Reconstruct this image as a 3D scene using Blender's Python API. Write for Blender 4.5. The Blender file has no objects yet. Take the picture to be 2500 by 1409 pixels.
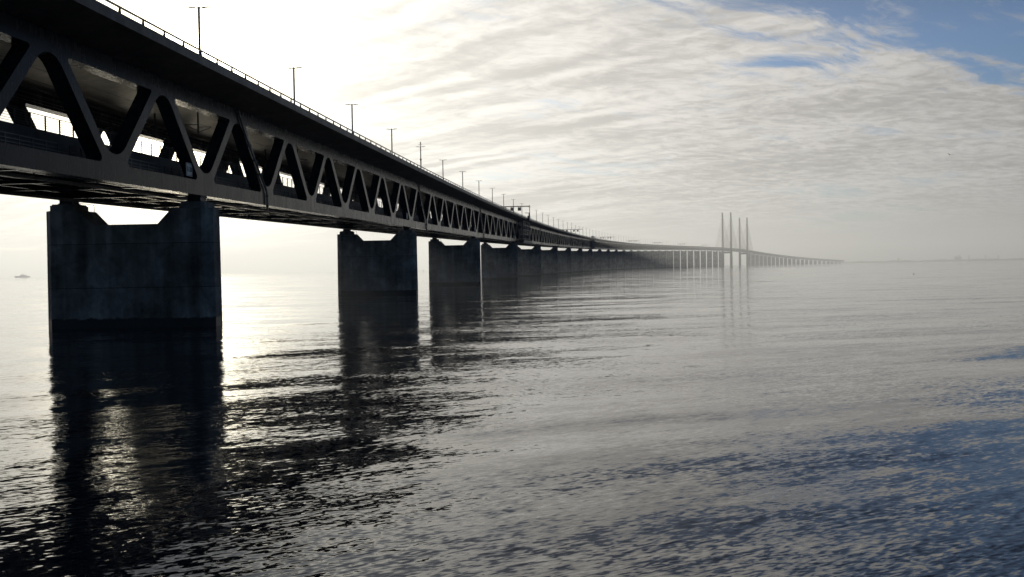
import bpy, math, random
import numpy as np
from mathutils import Matrix, Vector

random.seed(7)
R = math.radians
SC = bpy.context.scene
COL = SC.collection

# ------------------------------------------------------------------ alignment
# s = metres along the bridge from the first pier, t = metres to the right of the
# outer face of the near truss, h = metres above the underside of the bottom chord
SS = np.linspace(-400, 9000, 9401)
_k = np.interp(SS, [0, 1300, 2600, 3900, 5500, 9000], [8.569, 7.3105, 9.1593, 1.0, 6.0, 6.0]) * 1e-5
TH = np.cumsum(_k); TH -= np.interp(0, SS, TH)
BX = np.cumsum(np.sin(TH)); BY = np.cumsum(np.cos(TH))
BX -= np.interp(0, SS, BX); BY -= np.interp(0, SS, BY)
_u = SS / 1000.0
_zp = 13.0892 + 0.0125652 * SS - 0.97729 * _u**2 + 0.77582 * _u**3 - 0.160248 * _u**4
_zt = np.interp(SS, [3300, 3700, 3900, 4150, 4391, 4692, 5051, 5612, 6431, 7180, 7700, 9000],
                [53.2, 55.6, 56.4, 56.9, 56.0, 52.2, 47.6, 39.8, 28.0, 17.0, 9.5, 4.0])
_w = np.clip((SS - 3300) / 500.0, 0, 1)
ZB = np.where(SS < 3300, _zp, _zp * (1 - _w) + _zt * _w)
_pad = np.pad(ZB, 90, mode='edge')
_sm = np.convolve(_pad, np.ones(181) / 181.0, mode='valid')
ZB = np.where(SS > 3400, _sm, ZB)
TC = -7.9                                   # centre line of the deck
S1, S2 = 3901.0, 4391.0                     # the two pairs of pylons

def head(s): return float(np.interp(s, SS, TH))
def zb(s): return float(np.interp(s, SS, ZB))
def P(s, t, h):
    th = head(s)
    return (float(np.interp(s, SS, BX)) + t * math.cos(th), float(np.interp(s, SS, BY)) - t * math.sin(th), zb(s) + h)
def PZ(s, t, z):
    x, y, _ = P(s, t, 0)
    return (x, y, z)

# ------------------------------------------------------------------ mesh helpers
class MB:
    def __init__(self): self.v = []; self.f = []
    def add(self, vs, fs):
        n = len(self.v); self.v += [tuple(a) for a in vs]; self.f += [tuple(n + i for i in f) for f in fs]
    def box(self, x0, x1, y0, y1, z0, z1):
        v = [(x, y, z) for x in (x0, x1) for y in (y0, y1) for z in (z0, z1)]
        self.add(v, [(0, 1, 3, 2), (4, 6, 7, 5), (0, 4, 5, 1), (2, 3, 7, 6), (0, 2, 6, 4), (1, 5, 7, 3)])
    def bbox(self, s0, s1, t0, t1, h0, h1):           # a box in bridge coordinates
        v = [P(s, t, h) for s in (s0, s1) for t in (t0, t1) for h in (h0, h1)]
        self.add(v, [(0, 1, 3, 2), (4, 6, 7, 5), (0, 4, 5, 1), (2, 3, 7, 6), (0, 2, 6, 4), (1, 5, 7, 3)])
    def tube(self, pts, r, n=8, r1=None):
        pts = [Vector(p) for p in pts]; m = len(pts); rings = []
        for i, p in enumerate(pts):
            d = (pts[min(i + 1, m - 1)] - pts[max(i - 1, 0)]).normalized()
            a = Vector((0, 0, 1)) if abs(d.z) < .9 else Vector((1, 0, 0))
            u = d.cross(a).normalized(); w = d.cross(u)
            rr = r if r1 is None else r + (r1 - r) * i / (m - 1)
            rings.append([p + (u * math.cos(2 * math.pi * k / n) + w * math.sin(2 * math.pi * k / n)) * rr for k in range(n)])
        v = [q for ring in rings for q in ring]; f = []
        for i in range(m - 1):
            for k in range(n):
                f.append((i * n + k, i * n + (k + 1) % n, (i + 1) * n + (k + 1) % n, (i + 1) * n + k))
        f.append(tuple(range(n))); f.append(tuple((m - 1) * n + k for k in range(n)))
        self.add(v, f)
    def bar(self, a, b, w, h=None):                    # square bar
        a = Vector(a); b = Vector(b); d = (b - a).normalized(); h = h or w
        up = Vector((0, 0, 1)) if abs(d.z) < .95 else Vector((1, 0, 0))
        u = d.cross(up).normalized() * w / 2; q = u.cross(d).normalized() * h / 2
        v = [p + x for p in (a, b) for x in (u + q, u - q, -u - q, -u + q)]
        self.add(v, [(0, 1, 2, 3), (4, 7, 6, 5), (0, 4, 5, 1), (1, 5, 6, 2), (2, 6, 7, 3), (3, 7, 4, 0)])
    def sweep(self, sec, s_list, caps=True):           # closed (t,h) section swept along the alignment
        n = len(sec); v = [P(s, t, h) for s in s_list for t, h in sec]; f = []
        for i in range(len(s_list) - 1):
            for k in range(n):
                f.append((i * n + k, i * n + (k + 1) % n, (i + 1) * n + (k + 1) % n, (i + 1) * n + k))
        if caps:
            f.append(tuple(range(n))); f.append(tuple((len(s_list) - 1) * n + k for k in range(n)))
        self.add(v, f)
    def plate(self, prof, t0, t1, rim=None):           # (s,h) outline made thick between t0 and t1
        n = len(prof); v = [P(s, t0, h) for s, h in prof] + [P(s, t1, h) for s, h in prof]
        f = [tuple(range(n)), tuple(range(2 * n - 1, n - 1, -1))]
        for k in range(n):
            if rim is None or k in rim: f.append((k, (k + 1) % n, n + (k + 1) % n, n + k))
        self.add(v, f)
    def prism(self, prof, y0, y1):                     # local (x,z) outline made thick in y
        n = len(prof); v = [(x, y0, z) for x, z in prof] + [(x, y1, z) for x, z in prof]
        f = [tuple(range(n)), tuple(range(2 * n - 1, n - 1, -1))] + [(k, (k + 1) % n, n + (k + 1) % n, n + k) for k in range(n)]
        self.add(v, f)
    def build(self, name, mat, parent=None, smooth=False):
        o = Vector(parent.location) if (parent is not None and parent.get('_world')) else Vector((0, 0, 0))
        me = bpy.data.meshes.new(name)
        vv = [(a[0] - o.x, a[1] - o.y, a[2] - o.z) for a in self.v]
        me.from_pydata(vv, [], self.f); me.materials.append(mat)
        if smooth:
            me.polygons.foreach_set('use_smooth', [True] * len(me.polygons))
        me.update()
        ob = bpy.data.objects.new(name, me); COL.objects.link(ob)
        if parent is not None: ob.parent = parent
        return ob

def tag(o, label=None, cat=None, group=None, kind=None):
    if label: o['label'] = label
    if cat: o['category'] = cat
    if group: o['group'] = group
    if kind: o['kind'] = kind
    return o

def empty(name, loc, rz=0.0, world=False):
    o = bpy.data.objects.new(name, None); COL.objects.link(o)
    o.location = loc; o.rotation_euler = (0, 0, rz); o.empty_display_size = 1.0
    if world: o['_world'] = 1
    return o

def kids(o): return [c for c in COL.objects if c.parent == o]

def copy_tree(o, parent=None, ch=None):
    c = o.copy(); COL.objects.link(c)
    if parent is not None: c.parent = parent
    for k in (ch if ch is not None else kids(o)): copy_tree(k, c)
    return c

ONES = ['', 'first', 'second', 'third', 'fourth', 'fifth', 'sixth', 'seventh', 'eighth', 'ninth', 'tenth', 'eleventh', 'twelfth',
        'thirteenth', 'fourteenth', 'fifteenth', 'sixteenth', 'seventeenth', 'eighteenth', 'nineteenth']
TENS = {2: 'twent', 3: 'thirt', 4: 'fort', 5: 'fift', 6: 'sixt', 7: 'sevent', 8: 'eight', 9: 'ninet'}
def nth(n):
    if n < 20: return ONES[n]
    a, b = divmod(n, 10)
    return TENS[a] + ('ieth' if b == 0 else 'y-' + ONES[b])

# ------------------------------------------------------------------ materials
def new_mat(name):
    m = bpy.data.materials.new(name); m.use_nodes = True
    nt = m.node_tree; b = nt.nodes['Principled BSDF']
    return m, nt, b
def N(nt, t, **kw):
    n = nt.nodes.new(t)
    for k, v in kw.items(): setattr(n, k, v)
    return n
def mth(nt, op, a, b=None, c=None):
    n = nt.nodes.new('ShaderNodeMath'); n.operation = op
    for i, x in enumerate((a, b, c)):
        if x is None: continue
        if isinstance(x, (int, float)): n.inputs[i].default_value = x
        else: nt.links.new(x, n.inputs[i])
    return n.outputs[0]
def vmth(nt, op, a, b=None):
    n = nt.nodes.new('ShaderNodeVectorMath'); n.operation = op
    for i, x in enumerate((a, b)):
        if x is None: continue
        if isinstance(x, (tuple, list)): n.inputs[i].default_value = x
        else: nt.links.new(x, n.inputs[i])
    return n.outputs['Value'] if op in ('DOT_PRODUCT', 'LENGTH') else n.outputs['Vector']
def noise(nt, vec, scale, detail=4, rough=.55, dist=0.0, out='Fac'):
    n = nt.nodes.new('ShaderNodeTexNoise'); n.inputs['Scale'].default_value = scale
    n.inputs['Detail'].default_value = detail; n.inputs['Roughness'].default_value = rough; n.inputs['Distortion'].default_value = dist
    if vec is not None: nt.links.new(vec, n.inputs['Vector'])
    return n.outputs[out]
def mapping(nt, vec, scale=(1, 1, 1), rot=(0, 0, 0), loc=(0, 0, 0)):
    n = nt.nodes.new('ShaderNodeMapping'); n.inputs['Scale'].default_value = scale
    n.inputs['Rotation'].default_value = rot; n.inputs['Location'].default_value = loc
    nt.links.new(vec, n.inputs['Vector']); return n.outputs['Vector']
def ramp(nt, fac, stops):
    n = nt.nodes.new('ShaderNodeValToRGB'); e = n.color_ramp.elements
    while len(e) < len(stops): e.new(.5)
    for i, (p, c) in enumerate(stops):
        e[i].position = p; e[i].color = (c[0], c[1], c[2], 1) if isinstance(c, (tuple, list)) else (c, c, c, 1)
    nt.links.new(fac, n.inputs['Fac']); return n.outputs['Color']
def mixc(nt, fac, a, b, mode='MIX'):
    n = nt.nodes.new('ShaderNodeMix'); n.data_type = 'RGBA'; n.blend_type = mode
    for x, k in ((fac, 0), (a, 6), (b, 7)):
        if isinstance(x, (int, float)): n.inputs[k].default_value = x
        elif isinstance(x, (tuple, list)): n.inputs[k].default_value = (*x, 1)
        else: nt.links.new(x, n.inputs[k])
    return n.outputs[2]
def mapr(nt, v, a, b, c=0.0, d=1.0, smooth=False):
    n = nt.nodes.new('ShaderNodeMapRange'); n.clamp = True
    if smooth: n.interpolation_type = 'SMOOTHSTEP'
    nt.links.new(v, n.inputs[0])
    for i, x in enumerate((a, b, c, d)): n.inputs[i + 1].default_value = x
    return n.outputs[0]

def worn(name, col, rough, var=.35, streak=True, spec=.5, metal=0.0, scale=.35):
    m, nt, b = new_mat(name)
    g = N(nt, 'ShaderNodeNewGeometry').outputs['Position']
    a = noise(nt, g, scale, 6, .6)
    st = noise(nt, mapping(nt, g, (1.6, 1.6, .09)), 1.0, 5, .65)
    f = mth(nt, 'ADD', mth(nt, 'MULTIPLY', a, .5), mth(nt, 'MULTIPLY', st, .5)) if streak else a
    lo = tuple(c * (1 - var) for c in col); hi = tuple(c * (1 + var) for c in col)
    c = ramp(nt, f, [(.36, lo), (.52, col), (.66, hi)])
    nt.links.new(c, b.inputs['Base Color'])
    nt.links.new(mapr(nt, f, .3, .7, rough + .1, rough - .08), b.inputs['Roughness'])
    b.inputs['Specular IOR Level'].default_value = spec; b.inputs['Metallic'].default_value = metal
    bp = N(nt, 'ShaderNodeBump'); bp.inputs['Strength'].default_value = .15; bp.inputs['Distance'].default_value = .02
    nt.links.new(noise(nt, g, 3.0, 6, .6), bp.inputs['Height']); nt.links.new(bp.outputs[0], b.inputs['Normal'])
    return m

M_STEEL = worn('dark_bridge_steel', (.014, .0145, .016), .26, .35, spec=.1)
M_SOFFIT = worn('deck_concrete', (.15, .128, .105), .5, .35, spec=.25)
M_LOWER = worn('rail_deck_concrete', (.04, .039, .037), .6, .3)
M_RAIL = worn('galvanised_rail', (.05, .05, .052), .45, .2, False)
M_DARK = worn('black_fittings', (.03, .03, .032), .5, .2, False)
M_PIPE = worn('grey_pipe', (.26, .24, .22), .34, .2, False, spec=.4)
M_PLATE = worn('white_plate', (.82, .78, .7), .5, .08, False)
M_INK = worn('black_lettering', (.02, .02, .02), .6, .1, False)
M_LAMP = worn('lamp_post_steel', (.16, .16, .155), .4, .15, False)
M_PYLON = worn('pylon_concrete', (.07, .07, .068), .7, .12, True, scale=.03)
M_CABLE = worn('stay_cable_sheath', (.12, .12, .12), .5, .1, False)
M_SHIP = worn('grey_ship_paint', (.6, .6, .6), .5, .1, False, scale=.1)
M_LAND = worn('coast_scrub', (.2, .21, .2), .9, .4, False, scale=.004)
M_TOWN = worn('far_town_concrete', (.3, .3, .3), .8, .2, False, scale=.01)
M_BIRD = worn('gull_feathers', (.06, .06, .06), .8, .2, False)

def pier_material():
    m, nt, b = new_mat('pier_concrete')
    g = N(nt, 'ShaderNodeNewGeometry').outputs['Position']
    sep = N(nt, 'ShaderNodeSeparateXYZ'); nt.links.new(g, sep.inputs[0]); z = sep.outputs['Z']
    big = noise(nt, g, .22, 7, .62)
    st = noise(nt, mapping(nt, g, (.9, .9, .07)), 1.0, 6, .65)
    blot = noise(nt, g, .75, 8, .7, .6)
    f = mth(nt, 'ADD', mth(nt, 'MULTIPLY', big, .4), mth(nt, 'ADD', mth(nt, 'MULTIPLY', st, .3), mth(nt, 'MULTIPLY', blot, .3)))
    c = ramp(nt, f, [(.38, (.045, .041, .036)), (.46, (.15, .138, .122)), (.53, (.25, .232, .208)), (.62, (.48, .45, .405))])
    # casting joints every 4.4 m of height
    zz = mth(nt, 'MODULO', mth(nt, 'ADD', z, .45), 4.4)
    jt = mth(nt, 'LESS_THAN', mth(nt, 'ABSOLUTE', mth(nt, 'SUBTRACT', zz, .05)), .04)
    lift = N(nt, 'ShaderNodeTexWhiteNoise', noise_dimensions='1D')
    nt.links.new(mth(nt, 'FLOOR', mth(nt, 'DIVIDE', mth(nt, 'ADD', z, .45), 4.4)), lift.inputs['W'])
    lf = mapr(nt, lift.outputs['Value'], 0, 1, .85, 1.1)
    c = mixc(nt, 1.0, c, lf, 'MULTIPLY')
    c = mixc(nt, mth(nt, 'MULTIPLY', jt, .7), c, (.02, .02, .022))
    # wet and weedy band above the water
    edge = mth(nt, 'ADD', z, mth(nt, 'MULTIPLY', mth(nt, 'SUBTRACT', noise(nt, g, 1.1, 5, .6), .5), .7))
    wet = mapr(nt, edge, .85, 1.05, 1, 0)
    c = mixc(nt, wet, c, (.012, .013, .012))
    nt.links.new(c, b.inputs['Base Color'])
    nt.links.new(mapr(nt, wet, 0, 1, .8, .45), b.inputs['Roughness'])
    b.inputs['Specular IOR Level'].default_value = .3
    bp = N(nt, 'ShaderNodeBump'); bp.inputs['Strength'].default_value = .3; bp.inputs['Distance'].default_value = .03
    nt.links.new(mth(nt, 'SUBTRACT', blot, mth(nt, 'MULTIPLY', jt, .6)), bp.inputs['Height']); nt.links.new(bp.outputs[0], b.inputs['Normal'])
    return m
M_PIER = pier_material()

def water_material():
    m, nt, b = new_mat('sea_water')
    g = N(nt, 'ShaderNodeNewGeometry').outputs['Position']
    def slopes(wl, crest, ang, ax, ay, detail, seed, rough=.5, dist=0.0):
        # random slope field: ripples 'wl' metres apart, crests 'crest' times longer than that
        v = mapping(nt, g, (1, 1, 1), (0, 0, ang), (seed, seed * .7, 0))
        v = vmth(nt, 'MULTIPLY', v, (1.0 / (wl * crest), 1.0 / wl, 1.0))
        c = noise(nt, v, 1.0, detail, rough, dist, 'Color')
        c = vmth(nt, 'SUBTRACT', c, (.5, .5, .5))
        c = vmth(nt, 'MULTIPLY', c, (ax, ay, 0))
        r = N(nt, 'ShaderNodeVectorRotate', rotation_type='Z_AXIS'); r.inputs['Angle'].default_value = -ang
        nt.links.new(c, r.inputs['Vector'])
        return r.outputs[0]
    chop = slopes(3.6, 4.5, R(-24), .07, .1, 1, 11.7)
    mid = slopes(.75, 3.5, R(-34), .06, .095, 2, 21.3)
    rip = slopes(.22, 3.2, R(-40), .07, .175, 2, 5.3, .55, .5)
    fine = slopes(.09, 2.8, R(-33), .09, .19, 1, 8.9, .5, .4)
    patch = noise(nt, vmth(nt, 'MULTIPLY', g, (.014, .045, 1)), 1.0, 2, .5)
    spot = noise(nt, vmth(nt, 'MULTIPLY', mapping(nt, g, (1, 1, 1), (0, 0, R(-8))), (.09, .26, 1)), 1.0, 3, .55, .6)
    amp = mapr(nt, mth(nt, 'ADD', mth(nt, 'MULTIPLY', patch, .45), mth(nt, 'MULTIPLY', spot, .55)), .4, .6, .5, 1.35, True)
    sc = N(nt, 'ShaderNodeVectorMath', operation='SCALE'); nt.links.new(vmth(nt, 'ADD', rip, fine), sc.inputs[0]); nt.links.new(amp, sc.inputs['Scale'])
    tot = vmth(nt, 'ADD', vmth(nt, 'ADD', mid, chop), sc.outputs[0])
    gn = N(nt, 'ShaderNodeNewGeometry').outputs['Normal']
    nrm = vmth(nt, 'NORMALIZE', vmth(nt, 'ADD', tot, gn))
    nt.links.new(nrm, b.inputs['Normal'])
    b.inputs['Base Color'].default_value = (.003, .009, .018, 1)
    b.inputs['Roughness'].default_value = .035
    b.inputs['IOR'].default_value = 1.333
    return m
M_WATER = water_material()

# ------------------------------------------------------------------ water, haze, coast
CAMX, CAMY, CAMZ = 37.7802, -100.8069, 5.3072
# swell: real low waves, crests lying roughly across the view, on a grid that coarsens with distance
rg = np.random.RandomState(4)
nw = 60
lam = np.exp(rg.uniform(math.log(4.5), math.log(22.0), nw)); dirs = R(-24) + rg.normal(0, .25, nw)
kx = 2 * math.pi / lam * np.sin(dirs); ky = 2 * math.pi / lam * np.cos(dirs)
slo = .0026 * (lam / 20.0) ** .15; amp_ = slo * lam / (2 * math.pi); pha = rg.uniform(0, 2 * math.pi, nw)
rad = [3.0, 8.0, 13.0]
while rad[-1] < 11900: rad.append(rad[-1] + (1.1 if rad[-1] < 260 else 3.0 if rad[-1] < 1400 else 7.0 if rad[-1] < 4200 else 120.0))
rad = np.array(rad); dr = np.diff(rad, append=rad[-1] + 120)
angs = np.concatenate([np.linspace(-62, 62, 220), np.linspace(62, 298, 42)[1:-1]])
ca, sa = np.cos(R(90) - np.radians(angs)), np.sin(R(90) - np.radians(angs))
mb = MB(); mb.v.append((CAMX, CAMY, 0)); na = len(angs)
X_ = CAMX + np.outer(rad, ca); Y_ = CAMY + np.outer(rad, sa); Z_ = np.zeros_like(X_)
for i in range(nw):
    fade = np.clip((lam[i] / dr - 2.2) / 2.0, 0, 1)[:, None]
    Z_ += amp_[i] * fade * np.sin(kx[i] * X_ + ky[i] * Y_ + pha[i])
mb.v += list(zip(X_.ravel().tolist(), Y_.ravel().tolist(), Z_.ravel().tolist()))
for k in range(na): mb.f.append((0, 1 + (k + 1) % na, 1 + k))
for i in range(len(rad) - 1):
    a, c = 1 + i * na, 1 + (i + 1) * na
    for k in range(na):
        k2 = (k + 1) % na; mb.f.append((a + k, a + k2, c + k2, c + k))
tag(mb.build('water', M_WATER, None, True), 'calm rippled sea reflecting the bright hazy sky', 'water', kind='structure')

mb = MB(); mb.box(CAMX - 12500, CAMX + 12500, CAMY - 12500, CAMY + 12500, -1.0, 225.0)
mh = bpy.data.materials.new('sea_haze'); mh.use_nodes = True; nt = mh.node_tree
nt.nodes.remove(nt.nodes['Principled BSDF'])
pv = nt.nodes.new('ShaderNodeVolumePrincipled')
HAZE_DENSITY = 1.65e-4
pv.inputs['Color'].default_value = (.6, .665, .77, 1)
pv.inputs['Density'].default_value = HAZE_DENSITY
pv.inputs['Anisotropy'].default_value = .42
nt.links.new(pv.outputs[0], nt.nodes['Material Output'].inputs['Volume'])
tag(mb.build('haze', mh), 'pale sea haze over the water', 'haze', kind='stuff')

def polar(azdeg, r_): return (CAMX + r_ * math.sin(R(azdeg)), CAMY + r_ * math.cos(R(azdeg)))
mb = MB(); az = np.linspace(12.5, 60, 240); rr = 11000.0
prof = 15 + np.array([3.5 * math.sin(a * 3.1) + 2.5 * math.sin(a * 7.7 + 1) + 1.5 * math.sin(a * 19 + 2) for a in az]) + np.clip((az - 15) * .5, 0, 9)
prof *= np.clip((az - 12.5) / 2.5, .05, 1)
for a, hh in zip(az, prof):
    for r_, z in ((rr, -.6), (rr + 40, hh * .55), (rr + 120, hh), (rr + 500, hh * .8), (rr + 800, -.6)):
        x, y = polar(a, r_); mb.v.append((x, y, z))
for i in range(len(az) - 1):
    for k in range(4): mb.f.append((i * 5 + k, i * 5 + k + 1, i * 5 + 6 + k, i * 5 + 5 + k))
tag(mb.build('coast', M_LAND), 'low hazy strip of far shore along the right horizon', 'coast', kind='structure')

# ------------------------------------------------------------------ bridge sections
def arc(cx, cy, r_, a0, a1, n):
    return [(cx + r_ * math.cos(R(a0 + (a1 - a0) * i / n)), cy + r_ * math.sin(R(a0 + (a1 - a0) * i / n))) for i in range(n + 1)]

def bottom_profile(fine):
    # outline of chord + gusset around a node, sigma in [-10,10]; closed along h = 0
    nn = 8 if fine else 3
    r_ = 2.85; cy = 1.08 + r_ * math.sqrt(2)
    vee = arc(0, cy, r_, 225, 315, nn)                      # rounded V
    fil = arc(2.32 + .42, 1.45 + .42, .42, 180, 270, 3 if fine else 1)
    right = [(2.66, 3.74), (3.4, 3.0), (2.45, 2.05), (2.32, 1.9)] + fil + [(10, 1.45)]
    left = [(-a, h_) for a, h_ in reversed(right)]
    up = left[:-4] + [(-2.32, 1.9), (-2.45, 2.05), (-3.4, 3.0), (-2.66, 3.74)] + vee + right
    return [(-10, 0)] + up + [(10, 0)]
def top_profile(fine):
    nn = 8 if fine else 3
    r_ = 2.5; cy = 9.6 - r_ * math.sqrt(2)
    arch = arc(0, cy, r_, 135, 45, nn)
    c = 2.41
    corner = [(2.94, 8.14), (2.72, 8.36), (2.62, 8.5), (2.66, 8.61), (2.85, 8.67)]
    right = [(2.2, 7.4), (2.94, 8.14)] + corner[1:] + [(10, 8.67)]
    left = [(-a, h_) for a, h_ in reversed(right)]
    low = left + arch + right
    return [(-10, 10.1)] + low + [(10, 10.1)]
BP = {True: bottom_profile(True), False: bottom_profile(False)}
TP = {True: top_profile(True), False: top_profile(False)}

def chord(prof, nodes, t0, t1, k=1.0):
    m_ = MB()
    for s in nodes:
        pr = [(s + a * k, h_) for a, h_ in prof]; n = len(pr)
        m_.plate(pr, t0, t1, [i for i in range(n) if not (abs(prof[i][0]) == 10 and abs(prof[(i + 1) % n][0]) == 10 and prof[i][0] == prof[(i + 1) % n][0])])
    return m_
def diagonal(s_node, sg, t0, t1, k=1.0, m_=None):
    m_ = m_ or MB()
    pr = [(3.405, 3.0), (7.8, 7.395), (7.065, 8.14), (2.665, 3.74)]
    m_.plate([(s_node + sg * a * k, h_) for a, h_ in pr], t0, t1); return m_

DECK = [(4.6, 10.75), (4.6, 11.28), (4.46, 11.3), (4.46, 11.62), (4.2, 11.62), (4.15, 11.2), (TC, 11.36), (-19.95, 11.2), (-20.0, 11.62),
        (-20.26, 11.62), (-20.26, 11.3), (-20.4, 11.28), (-20.4, 10.75), (-16.3, 10.1), (-14.4, 10.1), (-13.6, 10.3), (-2.2, 10.3), (-1.5, 10.1), (.3, 10.1)]
def srange(a, b, step):
    n = max(1, int(math.ceil((b - a) / step))); return [a + (b - a) * i / n for i in range(n + 1)]

def bridge_span(par, a, b, npan, near=2, count=None, skip_rail=False):
    """one span of the superstructure, all its meshes children of par. near: 2 close, 1 middle, 0 far"""
    L = (b - a) / npan; k = L / 20.0; fine = near == 2; step = 10 if near else 20
    sl = srange(a, b, step)
    m_ = MB(); m_.sweep(DECK, sl); m_.build('road_deck', M_SOFFIT, par)
    # parapet rail with posts, both edges
    m_ = MB()
    for t in (4.33, -20.13):
        if near == 0 and t < 0: continue
        m_.sweep([(t - .06, 12.02), (t + .06, 12.02), (t + .07, 12.1), (t + .05, 12.16), (t - .05, 12.16), (t - .07, 12.1)], srange(a, b, 4 if near else 20))
        if near:
            s = math.ceil(a / 4.0) * 4.0 - .03
            while s < b - .5:
                w = .065
                v = [P(s + d, t + e, h_) for (h_, d0, e0) in ((11.62, .1, .09), (12.03, w, .05)) for d, e in ((-d0, -e0), (d0, -e0), (d0, e0), (-d0, e0))]
                m_.add(v, [(0, 1, 5, 4), (1, 2, 6, 5), (2, 3, 7, 6), (3, 0, 4, 7), (0, 3, 2, 1), (4, 5, 6, 7)])
                s += 4.0
    m_.build('railing', M_RAIL, par)
    nodes = [a + L * i for i in range(npan + 1)]; aps = [a + L * (i + .5) for i in range(npan)]
    rest = MB()
    for t0, t1 in ((0.0, -1.3), (-14.5, -15.8)):
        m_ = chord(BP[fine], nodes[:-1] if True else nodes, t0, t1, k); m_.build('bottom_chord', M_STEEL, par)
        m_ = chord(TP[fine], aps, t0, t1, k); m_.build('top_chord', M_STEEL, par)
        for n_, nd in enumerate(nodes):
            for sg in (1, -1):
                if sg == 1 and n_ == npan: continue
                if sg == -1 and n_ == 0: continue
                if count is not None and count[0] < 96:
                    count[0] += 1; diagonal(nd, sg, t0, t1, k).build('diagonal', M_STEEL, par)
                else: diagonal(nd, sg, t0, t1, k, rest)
    # rail deck: floor slab, trough walls, walkways
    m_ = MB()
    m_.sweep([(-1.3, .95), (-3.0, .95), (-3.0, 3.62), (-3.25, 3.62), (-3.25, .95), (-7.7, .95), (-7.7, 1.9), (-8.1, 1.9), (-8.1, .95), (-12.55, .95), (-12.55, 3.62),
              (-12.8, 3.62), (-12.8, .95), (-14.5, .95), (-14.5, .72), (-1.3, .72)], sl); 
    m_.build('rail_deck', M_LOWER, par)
    if near:
        m_ = MB()
        for t in (-3.4, -6.9, -8.9, -12.4):
            m_.sweep([(t - .15, .3), (t + .15, .3), (t + .15, .715), (t - .15, .715)], sl)
        m_.build('stringer', M_STEEL, par)
        if count is not None and count[1] < 90:
            for nd in nodes[:-1]:
                for q in (0, .5):
                    count[1] += 1; c_ = MB(); s = nd + q * L
                    c_.bbox(s - .22, s + .22, -14.5, -1.3, .04 if q == 0 else .2, .29); c_.bbox(s - .05, s + .05, -14.5, -1.3, .29, .715); c_.build('cross_beam', M_STEEL, par)
    if near == 2:
        # walkway handrails and the wire fence on the trough wall
        for t, hs, h0, sp, r_ in ((-1.75, (1.72, 1.98, 2.24, 2.56), .96, 1.8, .03), (-14.05, (1.72, 1.98, 2.24, 2.56), .96, 1.8, .03)):
            m_ = MB()
            for h_ in hs: m_.sweep([(t - r_, h_ - r_), (t + r_, h_ - r_), (t + r_, h_ + r_), (t - r_, h_ + r_)], sl)
            s = a + .6
            while s < b: m_.bbox(s - .04, s + .04, t - .04, t + .04, h0, hs[-1]); s += sp
            m_.build('walkway_rail', M_RAIL, par)
        for t in (-3.12, -12.68):
            m_ = MB()
            for i, h_ in enumerate((3.82, 4.0, 4.19, 4.38, 4.57, 4.75)):
                r_ = .025 if i == 5 else .011
                m_.sweep([(t - r_, h_ - r_), (t + r_, h_ - r_), (t + r_, h_ + r_), (t - r_, h_ + r_)], sl)
            s = a + .4
            while s < b: m_.bbox(s - .045, s + .045, t - .05, t + .05, 3.62, 4.75); s += 2.15
            m_.build('wire_fence', M_DARK, par)
        # overhead line brackets and wires
        for i in range(npan):
            if i % 2: continue
            s = a + L * (i + .62)
            for t in (-5.4, -10.4):
                m_ = MB(); m_.bar(P(s, t, 10.28), P(s, t, 7.9), .16); m_.bar(P(s, t, 8.6), P(s, t + 1.5, 8.6), .08); m_.bar(P(s, t, 8.0), P(s, t + 1.5, 8.55), .06)
                m_.bar(P(s, t, 8.9), P(s, t - 1.5, 8.9), .08); m_.bar(P(s, t, 8.2), P(s, t - 1.5, 8.85), .06)
                m_.build('overhead_line_bracket', M_DARK, par)
        m_ = MB()
        for t in (-3.95, -6.9, -8.95, -11.9):
            for h_ in (7.35, 8.5): m_.sweep([(t - .015, h_ - .015), (t + .015, h_ - .015), (t, h_ + .018)], sl)
        m_.build('overhead_wire', M_RAIL, par)
        m_ = MB()
        for t in (-13.3, -2.5):
            m_.sweep([(t - .1, -.32), (t + .1, -.32), (t + .1, -.26), (t + .02, -.26), (t + .02, -.12), (t + .1, -.12), (t + .1, -.06), (t - .1, -.06), (t - .1, -.12), (t - .02, -.12), (t - .02, -.26), (t - .1, -.26)], sl)
            for s in sl[:-1]: m_.bbox(s + 2, s + 2.1, t - .05, t + .05, -.06, .72)
        m_.build('runway_beam', M_DARK, par)
    if near:
        # drain pipe strapped to the diagonal after each pier
        s = a + L; m_ = MB()
        pts = [(a + .5 * L - .3, 10.0), (a + .5 * L + .25, 9.25), (a + .5 * L + 2.3, 7.2), (s - 1.0, 1.9), (s - .62, 1.35), (s - .55, .9), (s - .55, -.55)]
        m_.tube([P(x, .17, h_) for x, h_ in pts], .125, 10); o = m_.build('drain_pipe', M_PIPE, par, True)
        if near == 2:
            for x, h_ in ((a + .5 * L + 3.6, 5.9), (a + .5 * L + 5.4, 4.17), (a + .5 * L + 7.2, 2.95), (s - .55, 1.1), (s - .55, -.1)):
                hh = 9.28 - (x - a - .5 * L - .25) * (7.35 / 8.75) if h_ > 1.5 else h_
                d = (.07, -.06) if h_ > 1.5 else (0.0, -.09)
                c_ = MB(); c_.tube([P(x - d[0], .17, hh - d[1]), P(x + d[0], .17, hh + d[1])], .16, 10)
                co_ = c_.build('pipe_clamp', M_DARK, o); co_.location = -Vector(par.location)
    return rest

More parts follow.
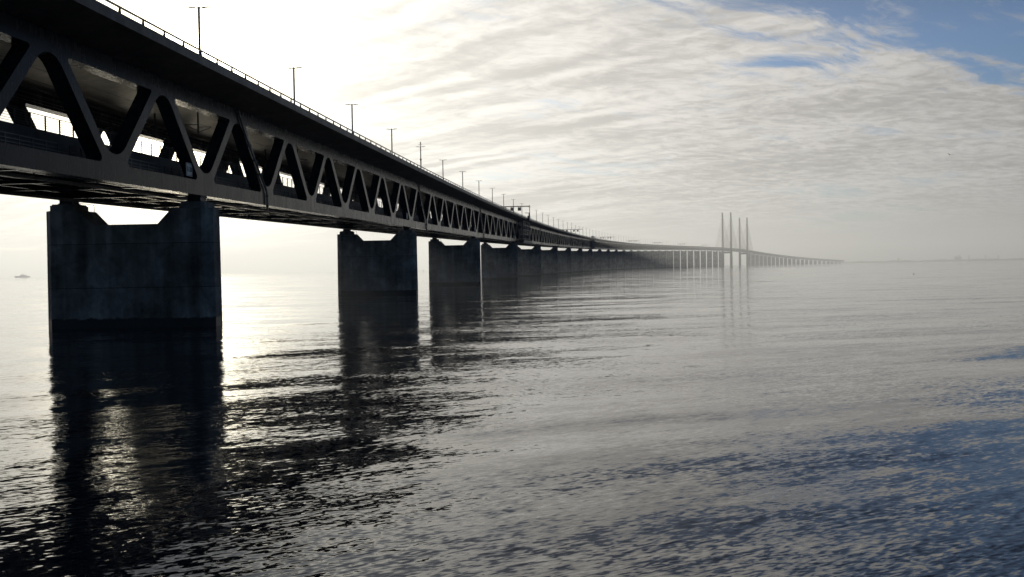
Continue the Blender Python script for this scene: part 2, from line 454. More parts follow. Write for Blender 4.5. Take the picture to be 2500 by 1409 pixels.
B0 = empty('approach_bridge', P(0, TC, 0), world=True)
tag(B0, 'long double-deck steel truss approach bridge running from upper left into the haze', 'bridge')
starts = [-120, 0, 120, 240] + [240 + 140 * i for i in range(1, 25)]
cnt = [0, 0]; REST = MB()
order = [1, 0, 2, 3] + list(range(4, 27))
for i in order:
    a, b = starts[i], starts[i + 1]; npan = round((b - a) / 20)
    near = 2 if i <= 5 else (1 if i <= 12 else 0)
    r_ = bridge_span(B0, a, b, npan, near, cnt); n = len(REST.v); REST.v += r_.v; REST.f += [tuple(n + q for q in f) for f in r_.f]
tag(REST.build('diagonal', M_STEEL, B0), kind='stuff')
# number plates on the walkway side near each pier
def plate(s, lettered):
    m_ = MB(); m_.bbox(s - 4.55, s - 3.1, -.24, -.16, 1.72, 2.98); o = m_.build('number_plate', M_PLATE, B0)
    f = MB(); w = .05
    for s0, s1, h0, h1 in ((s - 4.5, s - 3.15, 2.88, 2.91), (s - 4.5, s - 3.15, 1.79, 1.82), (s - 4.5, s - 4.47, 1.82, 2.88), (s - 3.18, s - 3.15, 1.82, 2.88)): f.bbox(s0, s1, -.158, -.154, h0, h1)
    fo = f.build('plate_border', M_INK, o)
    fo.location = -Vector(B0.location)
    if lettered:
        cu = bpy.data.curves.new('lettering', 'FONT'); cu.body = 'E-28'; cu.size = .62; cu.align_x = 'CENTER'; cu.align_y = 'CENTER'; cu.extrude = .004; cu.offset = .012
        tmp = bpy.data.objects.new('lettering_source', cu); COL.objects.link(tmp)
        bpy.context.view_layer.update()
        me = bpy.data.meshes.new_from_object(tmp.evaluated_get(bpy.context.evaluated_depsgraph_get()))
        bpy.data.objects.remove(tmp)
        me.materials.clear(); me.materials.append(M_INK)
        lo = bpy.data.objects.new('lettering', me); COL.objects.link(lo); lo.parent = o
        p = Vector(P(s - 3.82, -.152, 2.35)) - Vector(B0.location)
        # the plate faces +t: its reading direction runs along +s
        th = head(s)
        ex = Vector((math.sin(th), math.cos(th), 0)); ez = Vector((math.cos(th), -math.sin(th), 0)); ey = Vector((0, 0, 1))
        M4 = Matrix(((ex.x, ey.x, ez.x, p.x), (ex.y, ey.y, ez.y, p.y), (ex.z, ey.z, ez.z, p.z), (0, 0, 0, 1)))
        lo.matrix_local = M4
for i, s in enumerate(starts[1:9]): plate(s, i == 0)

# ------------------------------------------------------------------ cable-stayed middle part
CB = empty('cable_stayed_bridge', P((S1 + S2) / 2, TC, 0), world=True)
tag(CB, 'far cable stayed bridge with four slender grey pylons in the haze', 'bridge')
rest = MB()
for a, b, n in ((S1 - 301, S1 - 160, 7), (S1 - 160, S1, 8), (S1, S1 + 245, 12), (S1 + 245, S2, 12), (S2, S2 + 160, 8), (S2 + 160, S2 + 301, 7)):
    r_ = bridge_span(CB, a, b, n, 0); k = len(rest.v); rest.v += r_.v; rest.f += [tuple(k + q for q in f) for f in r_.f]
tag(rest.build('diagonal', M_STEEL, CB), kind='stuff')
for S_ in (S1, S2):
    m_ = MB(); zt = zb(S_)
    m_.add([PZ(S_ + ds, t, z) for ds in (-3, 3) for t in (TC - 13.4, TC + 13.4) for z in (zt - 8.6, zt - 2.0)], [(0, 1, 3, 2), (4, 6, 7, 5), (0, 4, 5, 1), (2, 3, 7, 6), (0, 2, 6, 4), (1, 5, 7, 3)])
    m_.build('pylon_crossbeam', M_PYLON, CB)
    for sg in (-1, 1):
        m_ = MB(); t = TC + sg * 15.75; levels = ((-3, 6.2, 4.6), (zt - 8, 5.2, 4.3), (zt + 12, 4.9, 3.9), (150, 3.9, 3.1), (200, 3.3, 2.7), (203.5, 2.9, 2.3))
        ring = []
        for z, hs, ht in levels:
            c = .55
            ring.append([PZ(S_ + a, t + b, z) for a, b in ((-hs + c, -ht), (hs - c, -ht), (hs, -ht + c), (hs, ht - c), (hs - c, ht), (-hs + c, ht), (-hs, ht - c), (-hs, -ht + c))])
        v = [p for r_ in ring for p in r_]; f = []
        for i in range(len(levels) - 1):
            for q in range(8): f.append((i * 8 + q, i * 8 + (q + 1) % 8, i * 8 + 8 + (q + 1) % 8, i * 8 + 8 + q))
        f.append(tuple((len(levels) - 1) * 8 + q for q in range(8)))
        m_.add(v, f); m_.build('pylon', M_PYLON, CB)
        for dr in (-1, 1):
            for i in range(10):
                sd = S_ + dr * (30 + i * 20.0); zt_ = 83 + i * 12.0
                c_ = MB(); tt = TC + sg * 13.2
                for e in (-.35, .35): c_.tube([PZ(S_ + dr * 2.5, t + e, zt_ + zt - 56), P(sd, tt + e, 11.0)], .2, 5)
                c_.build('stay_cable', M_CABLE, CB)

FB = empty('approach_bridge', P(6000, TC, 0), world=True)
tag(FB, 'low far approach bridge sinking to the horizon beyond the tall pylons', 'bridge')
fs = [S2 + 301 + 140 * i for i in range(19)]; fs += [fs[-1] + 120 * i for i in range(1, 5)]
rest = MB()
for a, b in zip(fs[:-1], fs[1:]):
    r_ = bridge_span(FB, a, b, round((b - a) / 20), 0); k = len(rest.v); rest.v += r_.v; rest.f += [tuple(k + q for q in f) for f in r_.f]
tag(rest.build('diagonal', M_STEEL, FB), kind='stuff')

# ------------------------------------------------------------------ piers
def make_pier(s, label, group, detail=True):
    top = zb(s) - 1.28
    o_loc = PZ(s, TC + .28, 0)
    m_ = MB(); bt = .07
    hw0, hw1, dp, dc = 7.72, 8.62, 1.85, .95
    def ring(z, g):
        return [(-hw0 - g, -dp - g, z), (hw0 + g, -dp - g, z), (hw1 + g, -dp + dc, z), (hw1 + g, dp - dc, z), (hw0 + g, dp + g, z), (-hw0 - g, dp + g, z), (-hw1 - g, dp - dc, z), (-hw1 - g, -dp + dc, z)]
    # shaft up to the notch floor, then two shoulders with sloping inner sides
    zn = top - 1.5
    lev = [(-3.0, bt * 1.2), (0, bt), (zn, .0)]
    v = [p for z, g in lev for p in ring(z, g)]; f = []
    for i in range(2):
        for q in range(8): f.append((i * 8 + q, i * 8 + (q + 1) % 8, i * 8 + 8 + (q + 1) % 8, i * 8 + 8 + q))
    m_.add(v, f)
    m_.add([(x, y, zn) for x in (-3.3, 3.3) for y in (-dp, dp)], [(0, 1, 3, 2)])
    for sg in (-1, 1):
        lo = [(3.3, -dp), (hw0, -dp), (hw1, -dp + dc), (hw1, dp - dc), (hw0, dp), (3.3, dp)]
        hi = [(4.75, -dp), (hw0, -dp), (hw1, -dp + dc), (hw1, dp - dc), (hw0, dp), (4.75, dp)]
        v = [(sg * x, y, zn) for x, y in lo] + [(sg * x, y, top) for x, y in hi]
        m_.add(v, [(q, (q + 1) % 6, 6 + (q + 1) % 6, 6 + q) for q in range(6)] + [tuple(range(6, 12))])
    o = m_.build('bridge_pier', M_PIER)
    o.location = o_loc; o.rotation_euler = (0, 0, -head(s))
    tag(o, label, 'bridge pier', group)
    if detail:
        for sg in (-1, 1):
            c = sg * 6.65
            p_ = MB(); p_.box(c - 1.3, c + 1.3, -1.4, 1.4, top + .003, top + .55); p_.box(c - 1.18, c + 1.18, -1.25, 1.25, top + .55, top + .68)
            po = p_.build('bearing_plinth', M_PIER, o)
            b_ = MB(); b_.box(c - .75, c + .75, -.85, .85, top + .683, top + .8); b_.box(c - .65, c + .65, -.75, .75, top + .8, top + 1.12); b_.box(c - .75, c + .75, -.85, .85, top + 1.12, top + 1.276)
            b_.build('bearing', M_DARK, o)
            h_ = MB()
            for y in (-1.7, 1.7):
                h_.bar((sg * 4.9, y, top), (sg * 4.9, y, top + .75), .05)
            h_.bar((sg * 4.9, -1.7, top + .72), (sg * 4.9, 1.7, top + .72), .04)
            h_.build('guard_rail', M_DARK, o)
    return o
pn = starts[1:] + [S1 - 160]
for i, s in enumerate(pn):
    n = i + 1
    if n == 1: lab = 'nearest and largest weathered concrete bridge pier, standing at the far left of the photo'
    elif n == 2: lab = 'second nearest concrete pier, open bright water on its left, narrow gap on its right'
    elif n == 3: lab = 'third nearest concrete pier, right of the narrow bright gap'
    elif n <= 10: lab = 'blue-grey concrete pier, %s along the bridge counting from the nearest one' % nth(n)
    else: lab = 'hazy blue concrete pier, %s along the bridge counting from the nearest one' % nth(n)
    make_pier(s, lab, 'concrete piers under the near approach bridge', n <= 14)
pw = [S2 + 160] + fs[:-1]
for i, s in enumerate(pw):
    make_pier(s, 'pale faded concrete pier, %s along the bridge beyond the tall pylons' % nth(i + 1), 'concrete piers beyond the pylons', False)
make_pier(-120, 'concrete pier outside the left edge', 'concrete piers under the near approach bridge', True) if False else None

# ------------------------------------------------------------------ street lamps on the median
def make_lamp(kind):
    o = empty('street_lamp', (0, 0, 0))
    H = 12.75
    m_ = MB(); m_.tube([(0, 0, 0), (0, 0, .9), (0, 0, .92), (0, 0, H)], .21, 10, .14); m_.tube([(0, 0, 0), (0, 0, .9)], .26, 10); m_.build('pole', M_LAMP, o)
    m_ = MB(); m_.bar((-.75, 0, H - .13), (.75, 0, H - .13), .1); m_.build('crossarm', M_LAMP, o)
    for sg in (-1, 1):
        m_ = MB()
        m_.add([(sg * x, y, H - .1 + z) for x, y, z in ((.45, -.1, -.02), (.45, .1, -.02), (1.2, -.16, .0), (1.2, .16, .0), (1.2, .16, .09), (1.2, -.16, .09), (.45, .1, .07), (.45, -.1, .07), (1.38, -.08, .05), (1.38, .08, .05))],
               [(0, 1, 3, 2), (7, 5, 4, 6), (0, 2, 5, 7), (1, 6, 4, 3), (0, 7, 6, 1), (2, 3, 9, 8), (5, 8, 9, 4), (2, 8, 5), (3, 4, 9)])
        m_.build('lamp_head', M_DARK, o)
    if kind:
        m_ = MB(); m_.tube([(0, 0, H), (0, 0, H + 1.1)], .09, 8); m_.tube([(0, 0, H + .75), (0, 0, H + 1.15), (0, 0, H + 1.3)], .17, 10, .06); m_.bar((-.6, 0, H + .5), (.35, 0, H + .5), .07); m_.build('weather_sensor', M_DARK, o)
        m_ = MB(); m_.tube([(0, 0, 4.35), (0, 0, 4.6)], .62, 14); m_.tube([(0, 0, 4.0), (0, 0, 4.35)], .3, 10); m_.tube([(0, 0, 8.9), (0, 0, 9.3)], .26, 10); m_.build('equipment_collar', M_DARK, o)
        m_ = MB()
        for sg in (-1, 1): m_.tube([(sg * .6, 0, 4.6), (sg * .12, 0, 9.1)], .02, 5)
        m_.build('stay_wire', M_DARK, o)
    return o
lamp_s = [20 + 40 * i for i in range(6)] + [240 + 140.0 / 3 * (i + .54) for i in range(74)]
plain = make_lamp(0); fancy = make_lamp(1); pk, fk = kids(plain), kids(fancy); used = [False, False]
for i, s in enumerate(lamp_s):
    fn = 1 if i in (4, 12, 20) else 0
    src, ch = (fancy, fk) if fn else (plain, pk)
    if s > 2400:
        if i % 1 == 0:
            o = src.copy() if False else None
    if not used[fn]: o = src; used[fn] = True
    else: o = copy_tree(src, None, ch)
    o.location = P(s, TC, 11.3); o.rotation_euler = (0, 0, -head(s))
    n = i + 1
    if n == 1: lab = 'largest double-armed lamp post, first on the left, sun glare at its foot'
    elif fn: lab = 'lamp post with weather sensor and round collar, %s lamp from the left' % nth(n)
    elif n < 20: lab = 'slim double-armed lamp post on the road deck, %s from the left' % nth(n)
    else: lab = 'tiny distant lamp post on the road deck, %s from the left' % nth(n)
    tag(o, lab, 'street lamp', 'double-armed lamp posts along the road deck')

# ------------------------------------------------------------------ sign gantries
def make_gantry():
    o = empty('sign_gantry', (0, 0, 0))
    hw = 12.1
    for x in (-hw, hw):
        m_ = MB(); m_.bar((x, -.32, 0), (x, -.32, 7.2), .2); m_.bar((x, .32, 0), (x, .32, 7.2), .2)
        for i in range(6): m_.bar((x, -.3, .4 + i * 1.1), (x, .3, 1.5 + i * 1.1), .06)
        m_.build('gantry_post', M_DARK, o)
    m_ = MB(); m_.bar((0, 0, 0), (0, 0, 7.0), .35); m_.build('gantry_post', M_DARK, o)
    m_ = MB(); m_.box(-hw - .1, hw + .1, -.4, .4, 7.0, 7.12); m_.box(-hw, hw, -.4, -.3, 6.7, 7.0); m_.box(-hw, hw, .3, .4, 6.7, 7.0); m_.build('gantry_beam', M_DARK, o)
    for x in (-7.3, -3.6, 3.3, 7.0):
        m_ = MB(); m_.box(x - .85, x + .85, -.5, -.1, 4.75, 6.35); m_.box(x - .92, x + .92, -.55, -.5, 6.3, 6.42)
        m_.bar((x - .5, -.3, 6.35), (x - .5, -.3, 6.75), .1); m_.bar((x + .5, -.3, 6.35), (x + .5, -.3, 6.75), .1)
        m_.build('sign_box', M_DARK, o)
    return o
g0 = make_gantry(); gk = kids(g0)
for i, s in enumerate((414, 907, 1400, 1890, 2372, 2865, 3355)):
    o = g0 if i == 0 else copy_tree(g0, None, gk)
    o.location = P(s, TC, 11.25); o.rotation_euler = (0, 0, -head(s))
    lab = ['nearest road sign gantry, dark square sign boxes on a thin beam above the deck', 'second sign gantry along the deck with several dark boxes'][i] if i < 2 else 'small far sign gantry over the road deck, %s from the left' % nth(i + 1)
    tag(o, lab, 'sign gantry', 'sign gantries over the road deck')

# ------------------------------------------------------------------ lorries far along the deck
def make_lorry():
    o = empty('lorry', (0, 0, 0))
    m_ = MB(); m_.box(-1.25, 1.25, -6.5, 3.2, 1.1, 4.0); m_.build('cargo_box', M_PLATE, o)
    m_ = MB(); v = [(x, y, z) for x in (-1.2, 1.2) for y, z in ((3.6, .6), (5.9, .6), (5.9, 1.9), (5.5, 3.2), (3.6, 3.3))]
    m_.add(v, [(0, 1, 2, 3, 4), (9, 8, 7, 6, 5)] + [(q, (q + 1) % 5, 5 + (q + 1) % 5, 5 + q) for q in range(5)]); m_.build('cab', M_SHIP, o)
    m_ = MB(); m_.box(-.5, .5, -6.3, 5.2, .7, 1.09); m_.build('chassis', M_DARK, o)
    for y in (4.8, 2.2, -4.2, -5.5):
        for x in (-1.05, 1.05):
            m_ = MB(); m_.tube([(x - .16, y, .5), (x + .16, y, .5)], .5, 14); m_.build('wheel', M_DARK, o)
    return o
l0 = make_lorry(); lk = kids(l0)
for i, (s, t) in enumerate(((1128, -2.4), (1185, -5.8))):
    o = l0 if i == 0 else copy_tree(l0, None, lk)
    o.location = P(s, t, 11.28); o.rotation_euler = (0, 0, -head(s))
    tag(o, ('tiny dark lorry on the far road deck, nearer of two', 'tiny dark lorry on the far road deck, farther of two')[i], 'lorry', 'lorries far along the road deck')

# ------------------------------------------------------------------ inspection gantries hung on the near truss
def inspection(s0, s1, label):
    o = empty('inspection_gantry', P((s0 + s1) / 2, 1.2, 0), world=True); tag(o, label, 'inspection gantry', 'inspection gantries hung on the bridge')
    m_ = MB(); m_.plate([(s0 - 8, -.55), (s1 + 8, -.55), (s1 + 8, -.3), (s1, .9), (s0, .9), (s0 - 8, -.3)], .9, 3.4); m_.build('platform', M_DARK, o)
    m_ = MB(); n = 5
    for i in range(n):
        s = s0 + (s1 - s0) * i / (n - 1)
        for t in (.7, 2.6): m_.bar(P(s, t, .9), P(s, t, 10.2), .5)
    for h_ in (1.6, 3.8, 6.0, 8.2, 10.1):
        for t in (.7, 2.6): m_.bar(P(s0, t, h_), P(s1, t, h_), .35)
    for i in range(n - 1):
        a = s0 + (s1 - s0) * i / (n - 1); b = s0 + (s1 - s0) * (i + 1) / (n - 1)
        for h_ in (1.6, 6.0): m_.bar(P(a, 2.6, h_), P(b, 2.6, h_ + 4.2), .22); m_.bar(P(b, .7, h_), P(a, .7, h_ + 4.2), .22)
    m_.build('scaffold_frame', M_DARK, o)
    m_ = MB(); m_.bar(P(s0 + 6, 5.2, 10.2), P(s0 + 6, 5.2, 14.2), .4); m_.bar(P(s0 + 6, 5.2, 14.1), P(s0 + 6, 3.2, 14.1), .25); m_.bbox(s0 + 2, s0 + 9, 4.75, 5.6, 10.3, 12.6); m_.build('hoist', M_DARK, o)
    return o
inspection(392, 432, 'dark scaffold-like inspection gantry wrapped round the truss above the fourth pier')
inspection(1075, 1102, 'smaller looking dark inspection gantry far along the truss near a joint')

# ------------------------------------------------------------------ ship, beacons, buoy, bird, far town
def at(x, y, z=0.0, d=None):                 # photo pixel -> water point, used only to read positions off the photograph
    v = CF * 2495.03 + CR * (x - 1250) - CU * (y - 704.5)
    k = (-CAMZ / v.z) if d is None else d / math.hypot(v.x, v.y)
    return Vector((CAMX, CAMY, CAMZ)) + v * k
yaw, pit, rol = -0.06969791, -0.01993752, -0.0169009
CF = Vector((math.sin(yaw) * math.cos(pit), math.cos(yaw) * math.cos(pit), math.sin(pit)))
_r = Vector((math.cos(yaw), -math.sin(yaw), 0)); _u2 = _r.cross(CF)
CR = _r * math.cos(rol) + _u2 * math.sin(rol); CU = -_r * math.sin(rol) + _u2 * math.cos(rol)

p = at(55, 681.4); az_s = math.atan2(p.x - CAMX, p.y - CAMY)
p = Vector((CAMX, CAMY, 0)) + (Vector((p.x, p.y, 0)) - Vector((CAMX, CAMY, 0))).normalized() * 5000
sh = empty('patrol_boat', (p.x, p.y, 0), -az_s); sh.scale = (2.42, 2.42, 2.42); tag(sh, 'small grey ship almost lost in the bright glare at the left horizon', 'ship')
m_ = MB(); hull = [(-13.2, 3.3), (-12.2, 0), (12.3, 0), (12.6, 2.6), (6, 2.5), (-3, 2.7), (-8, 3.1)]
n = len(hull); v = [(x, y * (.35 if x < -11 else 1), z) for y in (-2.8, 2.8) for x, z in hull]
m_.add(v, [tuple(range(n)), tuple(range(2 * n - 1, n - 1, -1))] + [(q, (q + 1) % n, n + (q + 1) % n, n + q) for q in range(n)]); m_.build('hull', M_SHIP, sh)
m_ = MB(); m_.prism([(-4.5, 2.6), (7.5, 2.5), (7.5, 4.2), (4, 4.4), (2.8, 5.6), (-2, 5.6), (-3.6, 4.6)], -2, 2); m_.build('wheelhouse', M_SHIP, sh)
m_ = MB(); m_.bar((.2, 0, 5.5), (.2, 0, 8.2), .25); m_.bar((-.8, 0, 7.0), (1.2, 0, 7.0), .15); m_.bar((7.2, 0, 4), (7.2, 0, 7), .3); m_.build('mast', M_SHIP, sh)

def beacon(x, y, hgt, label):
    p = at(x, y); o = empty('beacon', (p.x, p.y, 0)); tag(o, label, 'beacon', 'navigation beacons in the water')
    m_ = MB(); m_.tube([(0, 0, -1), (0, 0, hgt * .3)], .55, 10); m_.build('base', M_DARK, o)
    m_ = MB(); m_.tube([(0, 0, hgt * .3), (0, 0, hgt * .88)], .3, 8, .22); m_.tube([(0, 0, hgt * .55), (0, 0, hgt * .6)], .6, 10); m_.build('pole', M_DARK, o)
    m_ = MB(); m_.tube([(0, 0, hgt * .88), (0, 0, hgt)], .42, 10, .3); m_.build('lantern', M_DARK, o)
beacon(1034, 663, 6.5, 'small beacon pole in bright water seen between the second and third piers')
beacon(2050, 643, 14.0, 'thin beacon pole in front of the far approach bridge')
beacon(2142, 643.2, 11.0, 'thin dark beacon pole to the right of where the bridge meets the horizon')

p = at(2231, 669.6); o = empty('mooring_buoy', (p.x, p.y, 0)); tag(o, 'tiny dark buoy floating on grey water near the right edge', 'buoy')
m_ = MB(); m_.tube([(0, 0, -.2), (0, 0, .02), (0, 0, .2), (0, 0, .3)], .26, 12, .12); m_.build('float', M_DARK, o, True)
m_ = MB(); m_.tube([(0, 0, .28), (0, 0, .42)], .05, 6); m_.build('ring', M_DARK, o)
p = at(2318, 378, d=160)
m_ = MB()
m_.add([(x, y, z) for x, y, z in ((0, -.2, 0), (.05, 0, .05), (0, .24, .02), (-.05, 0, .05), (0, 0, -.06))], [(0, 1, 2, 3), (0, 4, 1), (1, 4, 2), (2, 4, 3), (3, 4, 0)])
for sg in (-1, 1):
    m_.add([(sg * x, y, z) for x, y, z in ((.04, .08, .04), (.04, -.06, .04), (.3, .02, .16), (.3, .1, .17), (.62, -.06, .1), (.3, .05, .14), (.04, .0, .0))], [(0, 1, 2, 3), (3, 2, 4), (0, 6, 5, 3), (1, 6, 5, 2), (2, 5, 4), (3, 5, 4)])
o = m_.build('gull', M_BIRD); o.location = p; o.rotation_euler = (R(6), R(20), R(-50)); tag(o, 'tiny dark gull gliding in the sky at the right', 'bird')

def tower(x, w, hgt, label, name, cap=True):
    p = at(x, 600, d=11200); o = empty(name, (p.x, p.y, 0)); tag(o, label, 'building', 'hazy buildings on the far shore')
    m_ = MB(); m_.box(-w, w, -w, w, 0, hgt); m_.build('wall', M_TOWN, o)
    m_ = MB(); m_.box(-w * .6, w * .6, -w * .6, w * .6, hgt, hgt + 5); m_.build('roof', M_TOWN, o)
tower(2193, 10, 40, 'faint tower block on the far shore, leftmost of the hazy towers', 'far_tower')
tower(2336, 34, 42, 'wide faint building on the far shore with a stepped top', 'far_building')
tower(2343, 5, 58, 'slim faint chimney rising behind the wide far building', 'far_tower')
tower(2365, 7, 55, 'slim faint tower just right of the wide far building', 'far_tower')
tower(2406, 6, 52, 'small faint tower between two others at the right horizon', 'far_tower')
tower(2437, 6, 50, 'small faint tower farthest right along the shore', 'far_tower')

# ------------------------------------------------------------------ sky
SUN_AZ, SUN_EL = R(-22.0), R(9.2)
SD = Vector((math.sin(SUN_AZ) * math.cos(SUN_EL), math.cos(SUN_AZ) * math.cos(SUN_EL), math.sin(SUN_EL)))
W = bpy.data.worlds.new('World'); SC.world = W; W.use_nodes = True; nt = W.node_tree
bg = nt.nodes['Background']; bg.inputs['Strength'].default_value = .1
sky = N(nt, 'ShaderNodeTexSky'); sky.sky_type = 'NISHITA'; sky.sun_disc = False
sky.sun_elevation = SUN_EL; sky.sun_rotation = SUN_AZ; sky.air_density = 1.0; sky.dust_density = .6; sky.ozone_density = 2.0
d = vmth(nt, 'NORMALIZE', N(nt, 'ShaderNodeTexCoord').outputs['Generated'])
sp = N(nt, 'ShaderNodeSeparateXYZ'); nt.links.new(d, sp.inputs[0]); dz = sp.outputs['Z']
dzc = mth(nt, 'MAXIMUM', dz, 0.004)
den = mth(nt, 'ADD', dzc, .1)
inv = mth(nt, 'DIVIDE', 1.0, den)
pl = N(nt, 'ShaderNodeVectorMath', operation='SCALE'); nt.links.new(vmth(nt, 'MULTIPLY', d, (1, 1, 0)), pl.inputs[0]); nt.links.new(inv, pl.inputs['Scale'])
pl = pl.outputs[0]
ps = N(nt, 'ShaderNodeSeparateXYZ'); nt.links.new(pl, ps.inputs[0]); px, py = ps.outputs['X'], ps.outputs['Y']
warp = vmth(nt, 'MULTIPLY', vmth(nt, 'SUBTRACT', noise(nt, pl, 2.2, 4, .55, 0, 'Color'), (.5, .5, .5)), (.28, .28, 0))
plw = vmth(nt, 'ADD', pl, warp)
# wave rolls: bands running along (.84,-.55)
rv = mapping(nt, plw, (1, 1, 1), (0, 0, R(33)))
rolls = noise(nt, vmth(nt, 'MULTIPLY', rv, (1.0, 7.0, 1)), 1.0, 5, .55)
rs = N(nt, 'ShaderNodeSeparateXYZ'); nt.links.new(mapping(nt, pl, (1, 1, 1), (0, 0, R(33))), rs.inputs[0])
ripple = mth(nt, 'SINE', mth(nt, 'ADD', mth(nt, 'MULTIPLY', rs.outputs['Y'], 34.0), mth(nt, 'MULTIPLY', noise(nt, vmth(nt, 'MULTIPLY', rv, (1.2, 2.6, 1)), 1.0, 3, .5), 16.0)))
band = mapr(nt, noise(nt, vmth(nt, 'MULTIPLY', pl, (1.3, 1.9, 1)), 1.0, 2, .5), .42, .6, 0, .11, True)
rolls = mth(nt, 'ADD', rolls, mth(nt, 'MULTIPLY', ripple, band))
cells = noise(nt, vmth(nt, 'MULTIPLY', mapping(nt, plw, (1, 1, 1), (0, 0, R(-14))), (13.0, 17.0, 1)), 1.0, 4, .62)
big = noise(nt, vmth(nt, 'MULTIPLY', pl, (.9, 1.1, 1)), 1.0, 4, .55)
feather = noise(nt, vmth(nt, 'MULTIPLY', mapping(nt, plw, (1, 1, 1), (0, 0, R(-40))), (2.2, 6.5, 1)), 1.0, 8, .66)
# cloud sheet edge: clear blue nearer than this line overhead, broken by feathery noise
edge = mth(nt, 'SUBTRACT', py, mth(nt, 'ADD', 2.5, mth(nt, 'MULTIPLY', px, .73)))
hx = mth(nt, 'DIVIDE', mth(nt, 'SUBTRACT', px, .62), .2); hy = mth(nt, 'DIVIDE', mth(nt, 'SUBTRACT', py, 3.36), .09)
hole = mth(nt, 'POWER', 2.71828, mth(nt, 'MULTIPLY', -1.0, mth(nt, 'ADD', mth(nt, 'MULTIPLY', hx, hx), mth(nt, 'MULTIPLY', hy, hy))))
edge = mth(nt, 'SUBTRACT', edge, mth(nt, 'MULTIPLY', hole, .75))
edge = mth(nt, 'ADD', edge, mth(nt, 'MULTIPLY', mth(nt, 'SUBTRACT', feather, .5), 1.5))
edge = mth(nt, 'ADD', edge, mth(nt, 'MULTIPLY', mth(nt, 'SUBTRACT', cells, .5), .35))
cov = mapr(nt, edge, -.2, .26, 0, 1, True)
wisp = mth(nt, 'MULTIPLY', mapr(nt, feather, .5, .68, 0, .45, True), mapr(nt, edge, -1.6, -.2, 0, 1))
cov = mth(nt, 'MAXIMUM', cov, wisp)
# the sheet thins out overhead
cov = mth(nt, 'MULTIPLY', cov, mapr(nt, mth(nt, 'ADD', dz, mth(nt, 'MULTIPLY', mth(nt, 'SUBTRACT', feather, .5), .12)), .25, .34, 1.0, .12, True))
# thin gaps elsewhere
gap = mapr(nt, mth(nt, 'ADD', mth(nt, 'MULTIPLY', big, .6), mth(nt, 'MULTIPLY', feather, .4)), .36, .46, .55, 1, True)
cov = mth(nt, 'MULTIPLY', cov, gap)
rm = mapr(nt, px, -.5, 1.1, .58, .22, True)
thick = mth(nt, 'ADD', mth(nt, 'MULTIPLY', mth(nt, 'SUBTRACT', rolls, .5), rm), mth(nt, 'ADD', mth(nt, 'MULTIPLY', mth(nt, 'SUBTRACT', cells, .5), mth(nt, 'SUBTRACT', .85, rm)), mth(nt, 'MULTIPLY', mth(nt, 'SUBTRACT', big, .5), .6)))
shade = mapr(nt, thick, -.15, .15, 1.27, .8, True)
# clouds brighten towards the sun
ct = vmth(nt, 'DOT_PRODUCT', d, tuple(SD))
theta = mth(nt, 'MULTIPLY', mth(nt, 'ARCCOSINE', mth(nt, 'MINIMUM', ct, 1.0)), 180 / math.pi)
g1 = mth(nt, 'POWER', 2.71828, mth(nt, 'DIVIDE', theta, -12.0))
g2 = mth(nt, 'POWER', 2.71828, mth(nt, 'DIVIDE', theta, -1.7))
g3 = mth(nt, 'POWER', 2.71828, mth(nt, 'MULTIPLY', -1.0, mth(nt, 'POWER', mth(nt, 'DIVIDE', theta, 27.0), 1.5)))
lum = mth(nt, 'ADD', .28, mth(nt, 'ADD', mth(nt, 'MULTIPLY', g3, 1.02), mth(nt, 'MULTIPLY', g2, 1.0)))
warm = ramp(nt, mapr(nt, theta, 0, 50), [(0, (1, .96, .83)), (.3, (1, .957, .875)), (.6, (1, .962, .91)), (1, (1, .98, .955))])
con = mapr(nt, dz, .005, .075, .0, 1, True)
# far low clouds melt into one even tone
shade = mth(nt, 'ADD', mth(nt, 'MULTIPLY', shade, con), mth(nt, 'MULTIPLY', .98, mth(nt, 'SUBTRACT', 1.0, con)))
cov = mth(nt, 'MAXIMUM', cov, mth(nt, 'MULTIPLY', mth(nt, 'SUBTRACT', 1.0, con), .92))
cl = N(nt, 'ShaderNodeVectorMath', operation='SCALE'); nt.links.new(warm, cl.inputs[0]); nt.links.new(mth(nt, 'MULTIPLY', mth(nt, 'MULTIPLY', lum, shade), 10.0), cl.inputs['Scale'])
# bright yellowish aureole round the veiled sun
au = N(nt, 'ShaderNodeVectorMath', operation='SCALE'); au.inputs[0].default_value = (1, .9, .66); nt.links.new(mth(nt, 'MULTIPLY', g2, 420.0), au.inputs['Scale'])
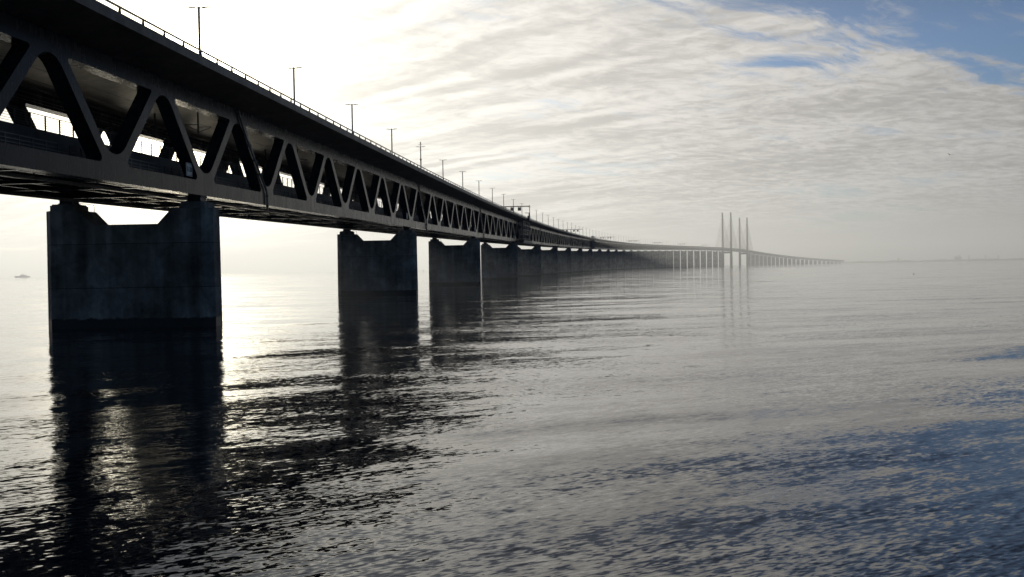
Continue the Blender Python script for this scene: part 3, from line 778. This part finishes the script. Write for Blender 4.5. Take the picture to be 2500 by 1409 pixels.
# thin veil of glow in the clear parts near the sun
veil = N(nt, 'ShaderNodeVectorMath', operation='SCALE'); nt.links.new(warm, veil.inputs[0]); nt.links.new(mth(nt, 'ADD', mth(nt, 'MULTIPLY', g2, 1.0), mth(nt, 'MULTIPLY', mth(nt, 'POWER', g3, 2.0), 8.5)), veil.inputs['Scale'])
deep = N(nt, 'ShaderNodeVectorMath', operation='SCALE'); nt.links.new(vmth(nt, 'MULTIPLY', sky.outputs[0], (.31, .51, .84)), deep.inputs[0]); nt.links.new(mapr(nt, dz, .2, .32, 1.0, .34), deep.inputs['Scale'])
blue = vmth(nt, 'ADD', deep.outputs[0], veil.outputs[0])
fin = mixc(nt, cov, blue, cl.outputs[0])
nt.links.new(vmth(nt, 'ADD', fin, au.outputs[0]), bg.inputs['Color'])
W.cycles.sampling_method = 'MANUAL'; W.cycles.sample_map_resolution = 2048

sun = bpy.data.lights.new('sun', 'SUN'); sun.energy = 5.0; sun.angle = R(.6); sun.color = (1, .86, .64)
so = bpy.data.objects.new('sun', sun); COL.objects.link(so)
so.rotation_euler = SD.to_track_quat('Z', 'Y').to_euler(); so.location = (0, 0, 400)

# ------------------------------------------------------------------ camera and render settings
cam = bpy.data.cameras.new('camera'); cam.sensor_width = 36.0; cam.lens = 2495.03 / 2500 * 36.0; cam.clip_start = .1; cam.clip_end = 40000
co = bpy.data.objects.new('camera', cam); COL.objects.link(co)
mw = Matrix(((CR.x, CU.x, -CF.x, CAMX), (CR.y, CU.y, -CF.y, CAMY), (CR.z, CU.z, -CF.z, CAMZ), (0, 0, 0, 1)))
co.matrix_world = mw
SC.camera = co
for o in COL.objects:
    if '_world' in o: del o['_world']
SC.view_settings.view_transform = 'Standard'; SC.view_settings.look = 'None'; SC.view_settings.exposure = 0; SC.view_settings.gamma = 1
SC.cycles.volume_step_rate = 1.0; SC.cycles.max_bounces = 8; SC.cycles.glossy_bounces = 4; SC.cycles.volume_bounces = 0
SC.cycles.sample_clamp_indirect = 4.0; SC.cycles.use_adaptive_sampling = False; SC.cycles.use_denoising = True
